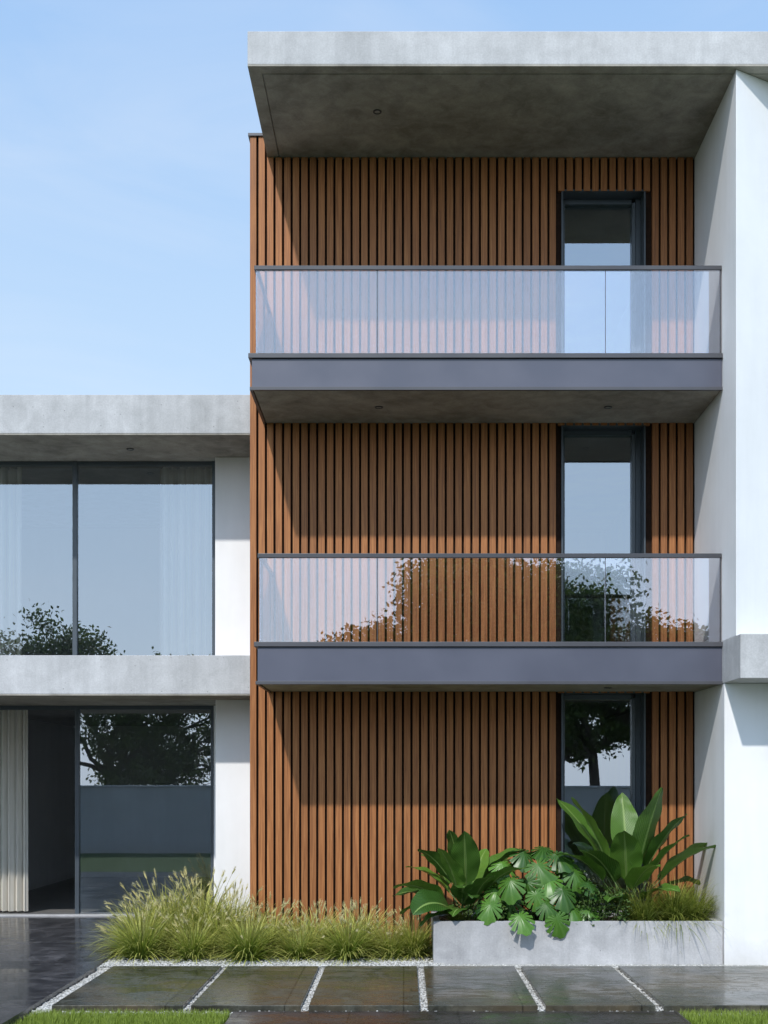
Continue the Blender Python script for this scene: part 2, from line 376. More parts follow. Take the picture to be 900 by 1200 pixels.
# lawn edge blades
lb=MB()
def blade_add(mb,base,az,tilt,L,W,bend,seg,rv,twist=0):
    d=Vector((math.cos(az)*math.sin(tilt),math.sin(az)*math.sin(tilt),math.cos(tilt)))
    side=Vector((-math.sin(az+twist),math.cos(az+twist),0)); p=Vector(base); n=len(mb.v); st=L/seg
    for i in range(seg+1):
        t=i/seg; wd=W*(1-t)**.7*(.6+.4*min(1,t*4)) if i<seg else W*.06
        mb.v+= [tuple(p-side*wd/2),tuple(p+side*wd/2)]; mb.uv+=[(0,t),(1,t)]; mb.a+=[rv,rv]
        p=p+d*st; d=(d+Vector((math.cos(az)*.35,math.sin(az)*.35,-1))*bend/seg).normalized()
    for i in range(seg): a=n+2*i; mb.f.append((a,a+1,a+3,a+2))
for (x0,x1,cnt) in ((-3.09,-1.45,15000),(2.31,4.9,20000)):
    for _ in range(cnt):
        y=10.135-abs(rnd.gauss(0,.35)) if rnd.random()<.6 else rnd.uniform(8.9,10.13)
        if y<8.9: continue
        blade_add(lb,(rnd.uniform(x0,x1),y,-.03),rnd.uniform(0,6.28),rnd.uniform(0,.5),rnd.uniform(.05,.095),.005,rnd.uniform(.2,1),3,rnd.random())
tag(obj('lawn',lb,M['turf']),'bright green mown grass beside the stone path','grass',kind='stuff')

# ------------------------------------------------------------------ the building
B=thing('apartment_building','modern three storey building with vertical timber slats, concrete slabs and two glazed balconies','building',(0,13.8,0))
WY=13.80            # front of the slats
DX0,DX1=1.817,2.74  # door column
doors=[('ground door',H(-1.93),H(1.0)),('mid',H(1.44),H(4.05)),('top',H(4.44),H(6.72))]
# tower core walls behind the cladding
c=MB()
for (a,b) in ((-1.70,DX0-.02),(DX1+.02,3.33)): c.box(a,b,WY+.045,WY+.25,0,H(7.10))
zs=[0]+[z for d in doors for z in (d[1],d[2])]+[H(7.10)]
for i in range(0,len(zs),2):
    if zs[i+1]-zs[i]>.001: c.box(DX0-.02,DX1+.02,WY+.046,WY+.249,zs[i],zs[i+1])
c.box(-1.70,-1.5,WY+.25,22,0,H(7.30)); c.box(-1.70,-1.5,WY+.045,WY+.25,H(7.101),H(7.30)); c.box(-1.5,8,21.8,22,0,H(7.1))
obj('wall',c,M['backing'],B)
sl_=MB(); SW=.0715; i=0; rs=random.Random(3)
x=SX0
while x<3.31:
    x1=min(x+SW,3.315); d=rs.uniform(-.0015,.0015); top=H(7.335) if x1<-1.56 else H(7.102)
    inside=(x1>DX0-.004 and x<DX1+.004)
    if not inside: sl_.box(x,x1,WY+d,WY+.043,.04,top)
    else:
        for k in range(0,len(zs),2):
            if zs[k+1]-zs[k]>.05: sl_.box(x,x1,WY+d,WY+.043,max(zs[k],.04),min(zs[k+1],top))
    x+=PITCH
y=WY+.09                       # side of the tower
while y<21.9:
    sl_.box(SX0,SX0+.043,y,y+SW,.04,H(7.335)); y+=PITCH
obj('slat_cladding',sl_,M['wood'],B,.002)
cp=MB().box(SX0-.02,-1.555,WY-.02,WY+.26,H(7.337),H(7.37)).box(SX0-.02,-1.49,WY+.26,22,H(7.337),H(7.37)); obj('parapet_cap',cp,M['cap'],B,.003)
# door reveals, frames and panes
for nm,z0,z1 in doors:
    rv_=MB(); y0,y1=WY+.01,WY+.30
    rv_.box(DX0-.018,DX0,y0,y1,z0,z1).box(DX1,DX1+.018,y0,y1,z0,z1).box(DX0-.018,DX1+.018,y0,y1,z1-.001,z1+.02)
    D=obj('door',rv_,M['frame'],B)
    gy=WY+.24; f=MB(); w_=.045
    f.box(DX0,DX0+w_,gy-.04,gy+.05,z0,z1-.002).box(DX1-.06,DX1,gy-.04,gy+.05,z0,z1-.002)
    f.box(DX1-.105,DX1-.065,gy-.06,gy+.03,z0,z1-.05)
    f.box(DX0+w_,DX1-.106,gy-.04,gy+.05,z1-.06,z1-.002).box(DX0+w_,DX1-.106,gy-.04,gy+.05,z0,z0+.06)
    obj('frame',f,M['frame'],D,.003)
    pn=MB().quad((DX0+w_,gy,z0+.06),(DX1-.105,gy,z0+.06),(DX1-.105,gy,z1-.06),(DX0+w_,gy,z1-.06))
    obj('pane',pn,M['glass'],D)
    hd=MB().box(DX1-.095,DX1-.077,gy-.10,gy-.085,z0+.95,z0+1.15).box(DX1-.092,DX1-.08,gy-.10,gy-.06,z0+.97,z0+.985).box(DX1-.092,DX1-.08,gy-.10,gy-.06,z0+1.115,z0+1.13)
    obj('handle',hd,M['rail'],D)
ir=MB()
for (z0,z1) in ((H(-1.9),H(1.05)),(H(1.40),H(4.1)),(H(4.42),H(7.05))):
    ir.quad((-1.49,14.06,z0+.001),(3.6,14.06,z0+.001),(3.6,20,z0+.001),(-1.49,20,z0+.001))
    ir.quad((-1.49,14.06,z1),(3.6,14.06,z1),(3.6,20,z1),(-1.49,20,z1)); ir.quad((-1.49,20,z0),(3.6,20,z0),(3.6,20,z1),(-1.49,20,z1))
    ir.quad((-1.48,14.06,z0),(-1.48,20,z0),(-1.48,20,z1),(-1.48,14.06,z1)); ir.quad((3.6,14.06,z0),(3.6,20,z0),(3.6,20,z1),(3.6,14.06,z1))
obj('room_shell',ir,M['interior'],B)

def downlight(parent,x,y,z):
    o=obj('downlight',MB().disc((x,y),.030,.045,z-.008,z+.002),M['cap'],parent)
    ln=MB(); ln.v=[(x+.03*math.cos(k*.3142),y+.03*math.sin(k*.3142),z-.004) for k in range(20)]; ln.f=[tuple(range(20))]
    obj('lens',ln,M['lens'],parent)
# roof slab with a recessed shadow line in its soffit
RY=12.05; RX=-1.553
rf=MB().box(RX,9,RY,22.2,H(7.125),H(7.455))
RF=obj('roof',rf,M['concrete'],B,.006)
ins=.13; gp=.013; z0,z1=H(7.108),H(7.125)
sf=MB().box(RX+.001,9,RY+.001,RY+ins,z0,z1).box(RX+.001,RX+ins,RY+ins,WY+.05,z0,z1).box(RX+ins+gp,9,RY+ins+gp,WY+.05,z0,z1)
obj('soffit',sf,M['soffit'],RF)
downlight(RF,-.28,12.87,z0)
# white fin wall with concrete band
FX=3.32
uf=MB().prism([(FX,12.10),(4.6,12.83),(9,12.83),(9,21),(FX,21)],H(1.45),H(7.106)); obj('fin_wall',uf,M['plaster'],B,.005)
lf=MB().box(FX,9,12.54,21,-.02,H(1.008)); obj('fin_wall',lf,M['plaster'],B,.005)
bd=MB().box(FX-.004,9,11.93,21,H(1.01),H(1.448)); obj('concrete_band',bd,M['concrete'],B,.006)
# balconies
def balcony(xl,ztop,zbot,lights):
    y0,y1=12.60,WY+.02; x1=FX-.006
    b=MB().box(xl+.02,x1,y0+.012,y1,zbot+.02,ztop-.05)
    BK=obj('balcony',b,M['fascia'],B,.003)
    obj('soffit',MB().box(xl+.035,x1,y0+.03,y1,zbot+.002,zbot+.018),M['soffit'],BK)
    cap=MB().box(xl-.015,x1+.002,y0-.012,y0+.10,ztop-.045,ztop+.005).box(xl-.015,xl+.10,y0+.10,y1,ztop-.045,ztop+.005)
    obj('edge_cap',cap,M['cap'],BK,.004)
    lip=MB().box(xl,x1+.001,y0-.004,y0+.028,zbot-.012,zbot+.022).box(xl,xl+.03,y0+.028,y1,zbot-.012,zbot+.022)
    obj('drip_edge',lip,M['cap'],BK,.002)
    obj('deck',MB().box(xl+.10,x1,y0+.10,y1,ztop-.049,ztop-.03),M['floor'],BK)
    gy=y0+.045; zt=ztop+.90; gx0=xl+.055 if xl<-1.57 else xl+.03
    hr=MB().box(gx0-.012,x1,gy-.022,gy+.022,zt-.015,zt+.03).box(gx0-.012,gx0+.03,gy+.022,y1-.02,zt-.015,zt+.03)
    obj('handrail',hr,M['rail'],BK,.004)
    xs=[gx0,-.275,2.105,x1-.004]
    for a,b_ in zip(xs[:-1],xs[1:]):
        obj('glass_panel',MB().box(a+.004,b_-.004,gy-.006,gy+.006,ztop+.006,zt-.016),M['rail_glass'],BK)
        # slim joint edges
    for xj in xs[1:3]:
        obj('panel_joint',MB().box(xj-.0032,xj+.0032,gy-.004,gy+.004,ztop+.006,zt-.016),M['cap'],BK)
    obj('glass_panel',MB().box(gx0+.003,gx0+.015,gy+.012,y1-.03,ztop+.006,zt-.016),M['rail_glass'],BK)
    obj('corner_post',MB().box(x1-.014,x1-.003,gy-.008,gy+.008,ztop+.006,zt-.016),M['rail'],BK)
    for lx in lights: downlight(BK,lx,13.22,zbot+.002)
    return BK
balcony(-1.60,H(4.44),H(4.075),(-.27,2.23))
balcony(-1.54,H(1.44),H(1.015),(2.23,))

# left wing
WXL=-11; SLF=13.90
ws=MB().box(WXL,-1.752,SLF,22,H(3.985),H(4.43)); W1=obj('wing_roof',ws,M['concrete'],B,.006)
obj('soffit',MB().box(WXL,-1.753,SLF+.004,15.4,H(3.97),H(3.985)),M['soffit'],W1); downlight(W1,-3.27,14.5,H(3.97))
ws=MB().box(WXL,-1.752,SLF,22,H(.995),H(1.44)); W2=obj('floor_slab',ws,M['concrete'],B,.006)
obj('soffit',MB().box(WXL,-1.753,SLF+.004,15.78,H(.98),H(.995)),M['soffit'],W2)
UG=15.07; LG=15.79
pr=MB().box(-2.312,-1.71,14.86,UG-.031,H(1.441),H(3.969)).box(-2.34,-1.71,UG-.03,UG+.3,H(1.441),H(3.969)); obj('pier',pr,M['plaster'],B,.004)
pr=MB().box(-2.27,-1.71,14.62,LG-.031,.05,H(.979)).box(-2.47,-1.71,LG-.03,LG+.3,.05,H(.979)); obj('pier',pr,M['plaster'],B,.004)
# upper window band
wz0,wz1=H(1.441),H(3.968)
wn=MB().box(-9.4,-2.342,UG-.02,UG+.07,wz1-.045,wz1).box(-9.4,-2.342,UG-.02,UG+.07,wz0,wz0+.04)
xs=[-2.362,-4.09,-5.84,-7.59,-9.38]
for xx in xs: wn.box(xx-.020 if xx<-2.4 else xx-.015,xx+.035 if xx<-2.4 else xx+.020,UG-.035,UG+.075,wz0+.001,wz1-.001)
WN=obj('window',wn,M['frame'],B,.003)
for a,b in zip(xs[1:],xs[:-1]):
    obj('pane',MB().quad((a+.035,UG,wz0+.04),(b-.015,UG,wz0+.04),(b-.015,UG,wz1-.045),(a+.035,UG,wz1-.045)),M['glass'],WN)
# ground-floor sliding window
wz0,wz1=H(-1.744),H(.978)
wn=MB().box(-9.4,-2.472,LG-.02,LG+.10,wz1-.05,wz1).box(-9.4,-2.472,LG-.02,LG+.10,wz0-.06,wz0+.004)
wn.box(-2.51,-2.473,LG-.03,LG+.09,wz0,wz1-.002)
wn.box(-4.275,-4.222,LG-.035,LG+.075,wz0,wz1-.002)
WG=obj('window',wn,M['frame'],B,.003)
obj('pane',MB().quad((-4.222,LG,wz0+.004),(-2.51,LG,wz0+.004),(-2.51,LG,wz1-.05),(-4.222,LG,wz1-.05)),M['clear_glass'],WG)
obj('sill',MB().box(-9.4,-2.475,LG-.16,LG-.021,wz0-.05,wz0+.012),M['planter'],WG,.004)
# wing rooms
rm=MB()
a,b,y0,y1=-5.96,-1.9,LG+.11,22; z0,z1=H(-1.744),H(.976)
rm.quad((a,y0,z0),(a,y1,z0),(a,y1,z1),(a,y0,z1)); rm.quad((a,y1,z0),(b,y1,z0),(b,y1,z1),(a,y1,z1)); rm.quad((b,y0,z0),(b,y1,z0),(b,y1,z1),(b,y0,z1))
obj('interior_wall',rm,M['interior'],B); rm=MB()
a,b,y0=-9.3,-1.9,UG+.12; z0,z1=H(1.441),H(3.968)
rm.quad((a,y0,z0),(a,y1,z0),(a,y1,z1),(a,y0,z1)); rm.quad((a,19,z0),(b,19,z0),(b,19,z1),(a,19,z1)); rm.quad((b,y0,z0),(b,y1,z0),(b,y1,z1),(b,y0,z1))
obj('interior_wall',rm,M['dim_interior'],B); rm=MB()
rm.quad((-9.4,LG+.1,H(-1.744)),(-9.4,22,H(-1.744)),(-9.4,22,H(.97)),(-9.4,LG+.1,H(.97)))
obj('interior_wall',rm,M['interior'],B)
obj('interior_floor',MB().box(-9.4,-1.9,LG+.101,22,H(-1.80),H(-1.746)),M['floor'],B)
sw=MB().box(WXL+.1,-9.4,UG+.0,22,0,H(3.96)); obj('end_wall',sw,M['plaster'],B)
obj('back_wall',MB().box(-9.4,-1.7,22.001,22.2,0,H(3.98)),M['plaster'],B)

# curtains
def curtain(x0,x1,y,z0,z1,label,waves,amp=.05):
    mb=MB(); n=int(waves*12); rr=random.Random(int(abs(x0)*100)); ph=rr.random()*6
    nz=8
    for j in range(nz+1):
        z=z0+(z1-z0)*j/nz; fl=1+.25*(1-j/nz)
        for i in range(n+1):
            t=i/n; u=t*waves*2*math.pi
            mb.v.append((x0+(x1-x0)*t+.01*math.sin(u*2+ph),y+amp*fl*(math.sin(u+.5*math.sin(3.1*t*waves+ph))+.3*math.sin(u*.37+ph+.15*j)),z))
    for j in range(nz):
        for i in range(n): a=j*(n+1)+i; mb.f.append((a,a+1,a+n+2,a+n+1))
    o=obj('curtain',mb,M['curtain'],smooth=True); tag(o,label,'curtain')
curtain(-5.85,-4.96,LG+.20,H(-1.72),H(.95),'cream pleated curtain in the open ground floor doorway',9,.04)
curtain(-3.08,-2.40,UG+.17,H(1.46),H(3.93),'sheer white curtain behind the upper window next to the white pier',6.5)
curtain(-5.75,-4.80,UG+.17,H(1.46),H(3.93),'sheer white curtain behind the upper window at the left edge of the photo',9)

# ------------------------------------------------------------------ garden wall and trees (seen in the glass)
gw=thing('garden_wall','long pale rendered garden wall reflected in the ground floor window','wall',(0,-1.5,0))
obj('wall',MB().box(-40,40,-1.75,-1.5,-.05,1.78),M['garden_plaster'],gw,.01)
obj('coping',MB().box(-40,40,-1.78,-1.47,1.781,1.83),M['concrete'],gw,.006)
def tree(loc,trunk_h,lumps,nleaf,seed,label):
    rr=random.Random(seed); T=thing('tree',label,'tree',loc,'trees beyond the garden wall'); L=Vector(loc)
    tk=MB(); fork=L+Vector((rr.uniform(-.2,.2),rr.uniform(-.2,.2),trunk_h))
    tk.tube([L+Vector((0,0,-.1)),L+Vector((.02,0,.3)),L.lerp(fork,.5)+Vector((.08,.03,0)),fork],[.26,.19,.16,.14],9)
    lf=MB()
    def limb(a,b,r0,r1,k=5,wig=.12):
        pts=[]; D=(b-a).length
        for i in range(k+1):
            t=i/k; q=a.lerp(b,t)+Vector((0,0,math.sin(t*math.pi)*-.06*D))
            if 0<i<k: q+=Vector((rr.gauss(0,wig),rr.gauss(0,wig),rr.gauss(0,wig)))*D*.3
            pts.append(q)
        tk.tube(pts,[r0+(r1-r0)*i/k for i in range(k+1)],6); return pts
    tot=sum(r**3 for _,r in lumps)
    for c,r in lumps:
        c=Vector(c); main=limb(fork,c,.085,.03)
        tips=[]
        for _ in range(int(9+r*9)):
            d=Vector((rr.gauss(0,1),rr.gauss(0,1),rr.gauss(0,.8)+.15)).normalized()
            e=c+d*r*rr.uniform(.55,1.0); s=main[rr.choice((2,3,4,5))]
            limb(s,e,.028,.008,4,.1); tips.append(e)
            for _ in range(3):
                e2=e+Vector((rr.gauss(0,1),rr.gauss(0,1),rr.gauss(0,1))).normalized()*r*.28; limb(e,e2,.008,.003,2,.1); tips.append(e2)
        n=int(nleaf*r**3/tot)+400
        for _ in range(n):
            q=rr.choice(tips)+Vector((rr.gauss(0,1),rr.gauss(0,1),rr.gauss(0,.8)))*r*.175
            u=Vector((rr.gauss(0,1),rr.gauss(0,1),rr.gauss(0,1))).normalized(); v=u.cross(Vector((rr.gauss(0,1),rr.gauss(0,1),rr.gauss(0,1)))).normalized()
            s=rr.uniform(.05,.095); k=len(lf.v)
            lf.v+=[tuple(q-u*s),tuple(q-v*s*.5+u*.1*s),tuple(q+u*s),tuple(q+v*s*.5+u*.1*s)]; lf.f.append((k,k+1,k+2,k+3)); rv=rr.random(); lf.a+=[rv]*4
    obj('trunk',tk,M['bark'],T,smooth=True); obj('crown',lf,M['treeleaf'],T)
E=EYE
tree((5.4,-6.5,0),2.7,[((1.3,-6.3,E+4.3),1.5),((3.3,-6.8,E+4.7),1.5),((4.6,-6.0,E+3.4),1.6),((2.6,-5.8,E+2.9),1.4),((5.9,-6.7,E+3.0),1.2),((7.0,-6.2,E+3.3),1.0),((.6,-6.4,E+2.4),1.2),((6.4,-6.2,E+1.9),1.0),((-1.0,-6.6,E+3.2),1.0),((-1.9,-6.2,E+2.8),.8),((4.4,-7.4,E+2.2),1.3),((5.9,-6.9,E+1.3),.8),((4.2,-6.2,E+1.3),1.0),((2.0,-6.5,E+5.0),1.3),((.3,-6.5,E+3.4),1.1),((3.9,-6.4,E+4.2),1.3)],95000,11,
     'broad leafy tree reflected in the lower balcony glass and the doors below and above it')
tree((-9.3,-6.8,0),2.2,[((-10.4,-6.6,E+3.6),1.4),((-11.9,-6.4,E+3.0),1.4),((-9.0,-6.8,E+2.4),1.1),((-7.6,-6.3,E+2.2),1.2),((-6.5,-6.6,E+2.9),1.0),((-9.0,-6.0,E+1.4),.9),((-5.6,-6.4,E+1.5),.9),((-12.9,-7,E+1.7),1.4),((-7.6,-6.5,E+.9),1.1),((-6.3,-6.2,E+.5),.8),((-8.9,-7,E+.5),1.0),((-8.2,-6.3,E+.1),.9),((-7.0,-7.2,E+.0),.8),((-7.9,-6.0,E+1.2),.8),((-5.4,-7,E+2.9),.7)],32000,12,
     'spreading tree reflected in the left windows above the garden wall')

# ------------------------------------------------------------------ fountain grass
def tuft_mesh(seed,h,spread,nb,npl,W=.0065,plumes=True):
    rr=random.Random(seed); mb=MB(); pm=MB()
    for _ in range(nb):
        az=rr.uniform(0,6.283); r=abs(rr.gauss(0,.05)); tilt=min(1.25,abs(rr.gauss(0,.42))+.08); L=h*rr.uniform(.7,1.15)
        blade_add(mb,(r*math.cos(az),r*math.sin(az),-.01),az+rr.gauss(0,.3),tilt*spread,L,W*rr.uniform(.7,1.3),rr.uniform(.5,1.9),7,rr.random(),rr.gauss(0,.5))
    for _ in range(npl):
        az=rr.uniform(0,6.283); tilt=abs(rr.gauss(.0,.34))+.05; L=h*rr.uniform(.80,1.08); bend=rr.uniform(.25,.8); seg=8
        d=Vector((math.cos(az)*math.sin(tilt),math.sin(az)*math.sin(tilt),math.cos(tilt))); p=Vector((rr.gauss(0,.03),rr.gauss(0,.03),0)); pts=[p.copy()]
        for i in range(seg):
            p=p+d*L/seg; d=(d+Vector((math.cos(az)*.3,math.sin(az)*.3,-1))*bend/seg*(i/seg+.3)).normalized(); pts.append(p.copy())
        rv=rr.random(); n=len(pm.v); pm.tube(pts,.0014,3,False); pm.uv+=[(0,.0)]*(len(pm.v)-n); pm.a+=[rv]*(len(pm.v)-n)
        Lp=rr.uniform(.055,.10); n=len(pm.v); q=[p+d*Lp*t-Vector((0,0,.02*t*t)) for t in (0,.15,.4,.7,.9,1.05)]
        pm.tube(q,[.002,.0055,.007,.0055,.003,.0005],5,False); pm.uv+=[(0,.4)]*(len(pm.v)-n); pm.a+=[rv]*(len(pm.v)-n)
        for _ in range(46):            # bristles
            t=rr.random(); c=p+d*Lp*t; a=Vector((rr.gauss(0,1),rr.gauss(0,1),rr.gauss(0,1))); a=(a-d*a.dot(d)).normalized()
            l=(.010+.016*math.sin(math.pi*min(1,t+.1)))*rr.uniform(.7,1.2); s=d.cross(a)*.0011; e=c+a*l+d*l*1.1; n=len(pm.v)
            pm.v+=[tuple(c-s),tuple(c+s),tuple(e)]; pm.f.append((n,n+1,n+2)); pm.uv+=[(0,.6),(0,.6),(0,1)]; pm.a+=[rv]*3
    return mb,pm
protos=[]
for k in range(4):
    mb,pm=tuft_mesh(40+k,.62,1.45,820,26,.0155)
    protos.append((mesh_of('blades',mb,M['blade']),mesh_of('plumes',pm,M['plume'])))
def tuft(x,y,sc,k,label,z=0,sz=1.0):
    T=thing('fountain_grass_clump',label,'ornamental grass',(x,y,z),'fountain grass clumps in the bed'); T['kind']='thing'
    for nm,me in zip(('blades','plumes'),protos[k]):
        o=bpy.data.objects.new(nm,me); COL.objects.link(o); o.parent=T
    T.rotation_euler=(rnd.uniform(-.05,.05),rnd.uniform(-.05,.05),rnd.uniform(0,6.28)); T.scale=(sc,sc,sc*sz)
ordn=['first','second','third','fourth','fifth','sixth','seventh','eighth','ninth']
row=[(-2.80,12.96,.98),(-2.24,12.92,.84),(-1.66,12.88,.96),(-1.10,12.96,.80),(-.60,12.90,.96),(-.16,13.02,.74),(.10,13.12,.88)]
for i,(x,y,s) in enumerate(row):
    tuft(x,y,s,i%4,('fountain grass clump %s from the left along the front edge of the gravel'%ordn[i]) if i<6 else 'fountain grass clump right beside the concrete planter')
back=[(-2.92,13.45,1.08),(-2.5,13.4,1.12),(-2.05,13.35,1.08),(-1.45,13.38,1.0),(-.95,13.4,.95),(-.45,13.38,.98)]
for i,(x,y,s) in enumerate(back):
    tuft(x,y,s,(i+2)%4,('fountain grass clump %s from the left in the second row'%ordn[i]))
third=[(-2.72,13.85,1.25),(-2.32,13.8,1.38),(-1.95,13.72,1.18)]
for i,(x,y,s) in enumerate(third):
    tuft(x,y,s,(i+1)%4,['tall fountain grass clump at the back nearest the dark terrace','tallest fountain grass clump in front of the white pier','tall fountain grass clump at the back against the timber corner'][i],0,1.05)

# ------------------------------------------------------------------ planter
PX0,PX1,PY0,PY1,PZ=.31,3.312,12.57,13.70,.49
PL=thing('planter','long low concrete planter box standing beside the white wall','planter',((PX0+PX1)/2,(PY0+PY1)/2,0))
th=.07; pm=MB()
# shell with an open top
pm.box(PX0,PX1,PY0,PY0+th,-.02,PZ).box(PX0,PX0+th,PY0+th,PY1,-.02,PZ-.0005).box(PX1-th,PX1,PY0+th,PY1,-.02,PZ-.0005).box(PX0+th,PX1-th,PY1-th,PY1,-.02,PZ-.001)
obj('box',pm,M['planter'],PL,.004)
so_=MB(); nx,ny=60,20
for j in range(ny+1):
    for i in range(nx+1):
        x=PX0+th+(PX1-PX0-2*th)*i/nx; y=PY0+th+(PY1-PY0-2*th)*j/ny; so_.v.append((x,y,.43+.03*noise.noise(Vector((x*6,y*6,0)))))
for j in range(ny):
    for i in range(nx): a=j*(nx+1)+i; so_.f.append((a,a+1,a+nx+2,a+nx+1))
obj('soil',so_,M['soil'],PL,smooth=True)

def paddle(lf,st,base,az,tilt,pet,L,W,bend,roll=0.0,fold=.25,rr=rnd,rp=.009,pbend=.25,facing=None):
    d=Vector((math.cos(az)*math.sin(tilt),math.sin(az)*math.sin(tilt),math.cos(tilt))); hz=Vector((math.cos(az),math.sin(az),0)); p=Vector(base); pts=[p.copy()]
    for i in range(6):
        p=p+d*pet/6; pts.append(p.copy()); d=(d+(hz*.5-Vector((0,0,1)))*pbend/6).normalized()
    st.tube(pts,[rp*(1-.45*i/6) for i in range(7)],6)
    ns=14; nw=6; n=len(lf.v); rv=rr.random(); ph=rr.random()*6
    mid=[]
    for i in range(ns+1):
        t=i/ns; side=d.cross(Vector((0,0,1)))
        if side.length<.15: side=Vector((-math.sin(az),math.cos(az),0))
        side.normalize(); up=side.cross(d).normalized()
        Rm=Matrix.Rotation(roll,3,d); side=Rm@side; up=Rm@up
        wd=W*.5*(math.sin(math.pi*min(1,max(0,t)**.8))**.62)*(1-.12*t) if 0<t<1 else .004
        for j in range(nw+1):
            s=(j/nw-.5)*2; q=p+side*s*wd+up*(abs(s)*wd*fold*(1.3-t)+.012*math.sin(t*17+ph+s*2)*abs(s))
            lf.v.append(tuple(q)); lf.uv.append((j/nw,t)); lf.a.append(rv)
        mid.append(p.copy()-up*.004)
        p=p+d*L/ns; d=(d+(hz*.35-Vector((0,0,1)))*bend/ns*(.3+1.4*t)).normalized()
    for i in range(ns):
        for j in range(nw): a=n+i*(nw+1)+j; lf.f.append((a,a+1,a+nw+2,a+nw+1))
    st.tube(mid,[rp*.5*(1-.85*i/ns) for i in range(ns+1)],4,False)

def paddle_plant(loc,leaves,label,seed,ks):
    T=thing('bird_of_paradise_plant',label,'plant',loc); lf=MB(); st=MB(); rr=random.Random(seed)
    for (azd,tilt,pet,L,W,bend,roll) in leaves:
        b=Vector(loc)+Vector((rr.gauss(0,.035),rr.gauss(0,.03),0))
        paddle(lf,st,b,R(azd),R(tilt),pet*ks[0],L*ks[1],W*ks[2],bend,R(roll),.28,rr)
    obj('leaves',lf,M['paddle'],T,smooth=True); obj('stems',st,M['stem'],T,smooth=True)
# azimuth: 0 = right, 90 = towards the house, 180 = left, 270 = towards the viewer
paddle_plant((.66,13.05,.44),[
 (200,38,.32,.40,.17,1.1,20),(225,48,.25,.42,.22,1.5,-30),(165,30,.38,.38,.16,.9,0),(140,22,.42,.34,.14,.8,10),
 (262,10,.40,.44,.19,.35,15),(235,18,.40,.38,.17,.5,-15),(35,33,.45,.50,.17,.8,-15),(15,45,.35,.45,.17,.9,-20),(330,35,.30,.36,.17,1.2,10),
 (190,55,.25,.36,.16,1.3,25),(300,25,.28,.32,.15,.8,0),(95,12,.45,.36,.15,.3,0),(250,52,.22,.30,.15,1.2,0),(345,55,.3,.36,.14,1.1,0),(60,20,.40,.36,.15,.6,0),(5,34,.62,.44,.15,.9,-25),(350,24,.50,.38,.15,.8,-10),(200,20,.46,.36,.14,.8,25),(215,62,.22,.34,.15,1.3,10),(280,38,.25,.34,.15,1.1,-15),(180,46,.36,.36,.14,1.2,-15),(320,30,.40,.40,.15,.9,-10),(20,26,.5,.38,.15,.7,15),(240,8,.52,.36,.14,.5,-10),(270,32,.34,.30,.15,1.2,10),(0,44,.45,.36,.14,1.0,0)],
 'leafy paddle-leaved plant at the left end of the concrete planter',5,(1.0,1.5,1.85))
paddle_plant((2.42,13.10,.44),[
 (300,9,.52,.60,.24,.25,10),(150,20,.58,.60,.22,.4,-10),(195,42,.50,.34,.17,1.4,20),(255,12,.42,.42,.21,.7,0),(12,32,.50,.52,.20,.8,-25),
 (350,30,.50,.46,.20,.8,-15),(20,44,.42,.34,.14,1.2,-20),(90,8,.62,.48,.20,.3,0),(215,25,.45,.40,.19,.9,10),(290,28,.38,.38,.18,1.0,0),
 (170,12,.60,.50,.20,.4,15),(330,18,.42,.44,.18,.7,0),(120,30,.5,.45,.18,.8,0),(240,45,.3,.3,.15,1.2,0),(345,16,.55,.46,.19,.5,-20),(205,30,.5,.42,.18,1.0,0),(310,40,.32,.34,.16,1.2,10)],
 'tall paddle-leaved plant with upright leaves near the white wall',6,(1.1,1.6,1.75))

def monstera_leaf(lf,c,nrm,down,size,rr):
    # polar outline with slits; c = where the stem joins
    nrm=Vector(nrm).normalized(); down=(Vector(down)-nrm*Vector(down).dot(nrm)).normalized(); sd=nrm.cross(down)
    N=132; rings=(.0,.3,.55,.78,1.0); n=len(lf.v); rv=rr.random(); cur=rr.uniform(.25,.5)
    for k in range(N):
        th=2*math.pi*k/N-math.pi                           # 0 = tip
        a=abs(th)
        rad=size*(.62+.30*math.cos(a)+.10*math.exp(-((a)/.25)**2)) if a<2.6 else size*(.62+.30*math.cos(2.6)+.0)*(1-(a-2.6)/(math.pi-2.6)*.75)
        rad*=1+.10*math.exp(-((a-2.2)/.5)**2)
        ph=(a*6/2.75)%1.0
        slit=min(1,max(0,1.5-abs(ph-.5)/.10)) if .45<a<2.6 else 0
        edge=rad*(1-.68*slit)*(1+.03*math.sin(ph*6.28))
        for r in rings:
            q=edge*r if slit<=0 else min(rad*r,edge)
            x=math.sin(th)*q; y=math.cos(th)*q
            z=-cur*(q*q)/size*.9 -abs(x)*.10+.10*size*math.exp(-(x/(.25*size))**2)*.3
            lf.v.append(tuple(Vector(c)+sd*x+down*y+nrm*z)); lf.uv.append((k/N,r)); lf.a.append(rv)
    m=len(rings)
    for k in range(N):
        k2=(k+1)%N
        for j in range(m-1):
            a,b=n+k*m+j,n+k2*m+j
            lf.f.append((a,a+1,b+1,b) if j else (a,a+1,b+1))
T=thing('split_leaf_plant','bushy plant with large split leaves spilling over the planter rim','plant',(1.45,13.0,.44)); lf=MB(); st=MB(); rr=random.Random(9)
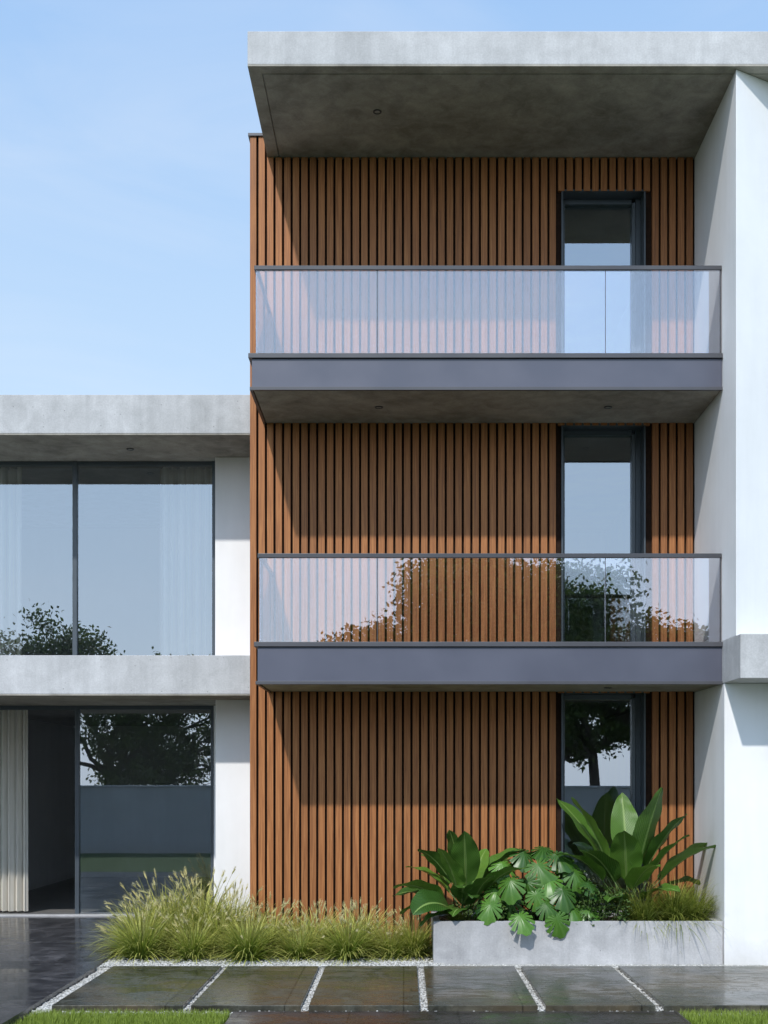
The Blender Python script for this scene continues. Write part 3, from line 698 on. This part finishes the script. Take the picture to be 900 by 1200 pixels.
ml=[(1.12,12.70,.90,.20,-.1),(.90,12.62,.66,.17,-.4),(1.20,12.50,.55,.165,0.0),(1.42,12.78,1.05,.20,.1),(1.62,12.85,1.16,.20,.3),(1.58,12.50,.52,.18,.2),
    (1.66,12.66,.80,.20,.4),(1.38,12.64,.76,.17,.1),(1.05,12.90,1.06,.17,-.3),(1.28,12.95,1.18,.17,.0),(1.80,12.80,.98,.18,.6),(1.75,12.68,.62,.16,.5),(.98,12.78,.80,.16,-.5),(1.48,12.60,.66,.16,.0),(1.86,12.95,.74,.15,.5),(1.50,13.0,1.22,.15,.1),(1.30,12.75,.88,.17,.0),(1.52,12.75,.92,.18,.1),(1.12,12.72,.72,.16,-.2),(1.95,12.75,.86,.16,.5),(1.70,12.95,1.08,.17,.3),(.85,12.8,.58,.14,-.4),(1.92,12.70,.60,.14,.4)]
for (x,y,z,s,lean) in ml:
    nr=Vector((lean*.7+rr.gauss(0,.32),-1,.75+rr.gauss(0,.35))); s*=rr.uniform(.9,1.12); dn=Vector((lean*.5+rr.gauss(0,.35),-.35,-1))
    s*=1.22; monstera_leaf(lf,(x,y,z),nr,dn,s,rr)
    b=Vector((1.45+rr.gauss(0,.10),13.05+rr.gauss(0,.06),.43)); e=Vector((x,y+.004,z)); mid=b.lerp(e,.5)+Vector((0,.05,.20))
    pts=[b*(1-t)**2+mid*2*t*(1-t)+e*t*t for t in [i/8 for i in range(9)]]
    st.tube(pts,[.008-.004*i/8 for i in range(9)],5)
obj('leaves',lf,M['monstera'],T,smooth=True); obj('stems',st,M['stem'],T,smooth=True)

def bush(loc,w,h,nst,label,seed,name='leafy_shrub'):
    T=thing(name,label,'shrub',loc); lf=MB(); st=MB(); rr=random.Random(seed)
    for _ in range(nst):
        a=rr.uniform(0,6.28); b=Vector(loc)+Vector((rr.gauss(0,w*.25),rr.gauss(0,.08),0)); tl=abs(rr.gauss(0,.5))
        tip=b+Vector((math.cos(a)*math.sin(tl),math.sin(a)*math.sin(tl)*.6,math.cos(tl)))*h*rr.uniform(.5,1)
        st.tube([b,b.lerp(tip,.5)+Vector((0,0,.02)),tip],[.004,.003,.0015],4)
        for k in range(8):
            q=b.lerp(tip,.25+.75*k/7); paddle(lf,st,q,a+rr.uniform(-1.6,1.6)+k*2.4,rr.uniform(.5,1.3),.02,rr.uniform(.09,.15),rr.uniform(.03,.045),rr.uniform(.4,1.2),0,.2,rr,.0018)
    obj('leaves',lf,M['filler'],T,smooth=True); obj('stems',st,M['stem'],T,smooth=True)
bush((2.1,12.80,.44),.55,.36,22,'low leafy shrub between the split leaves and the yellow-green grass',21)
bush((.92,12.82,.44),.45,.28,16,'low dark leafy shrub under the left paddle leaves in the planter',22)
bush((1.78,13.25,.44),.8,.55,24,'taller leafy shrub at the back of the planter before the door',23)
mb,pm=tuft_mesh(77,.46,1.35,560,0,.008)
mesh_s=mesh_of('blades',mb,M['sedge'])
for i,(x,y,s,lb_) in enumerate([(2.55,12.85,1.15,'yellow-green grass clump nearest the tall paddle-leaved plant in the planter'),(2.88,12.88,1.3,'middle yellow-green grass clump near the right end of the planter'),(3.10,12.95,1.1,'yellow-green grass clump in the planter touching the white wall'),(.55,12.80,.5,'small thin grass clump at the left end of the planter')]):
    T=thing('grass_clump',lb_,'ornamental grass',(x,y,.43),'yellow-green grass clumps in the planter')
    o=bpy.data.objects.new('blades',mesh_s); COL.objects.link(o); o.parent=T; T.rotation_euler=(0,0,i*1.7); T.scale=(s,s,s)
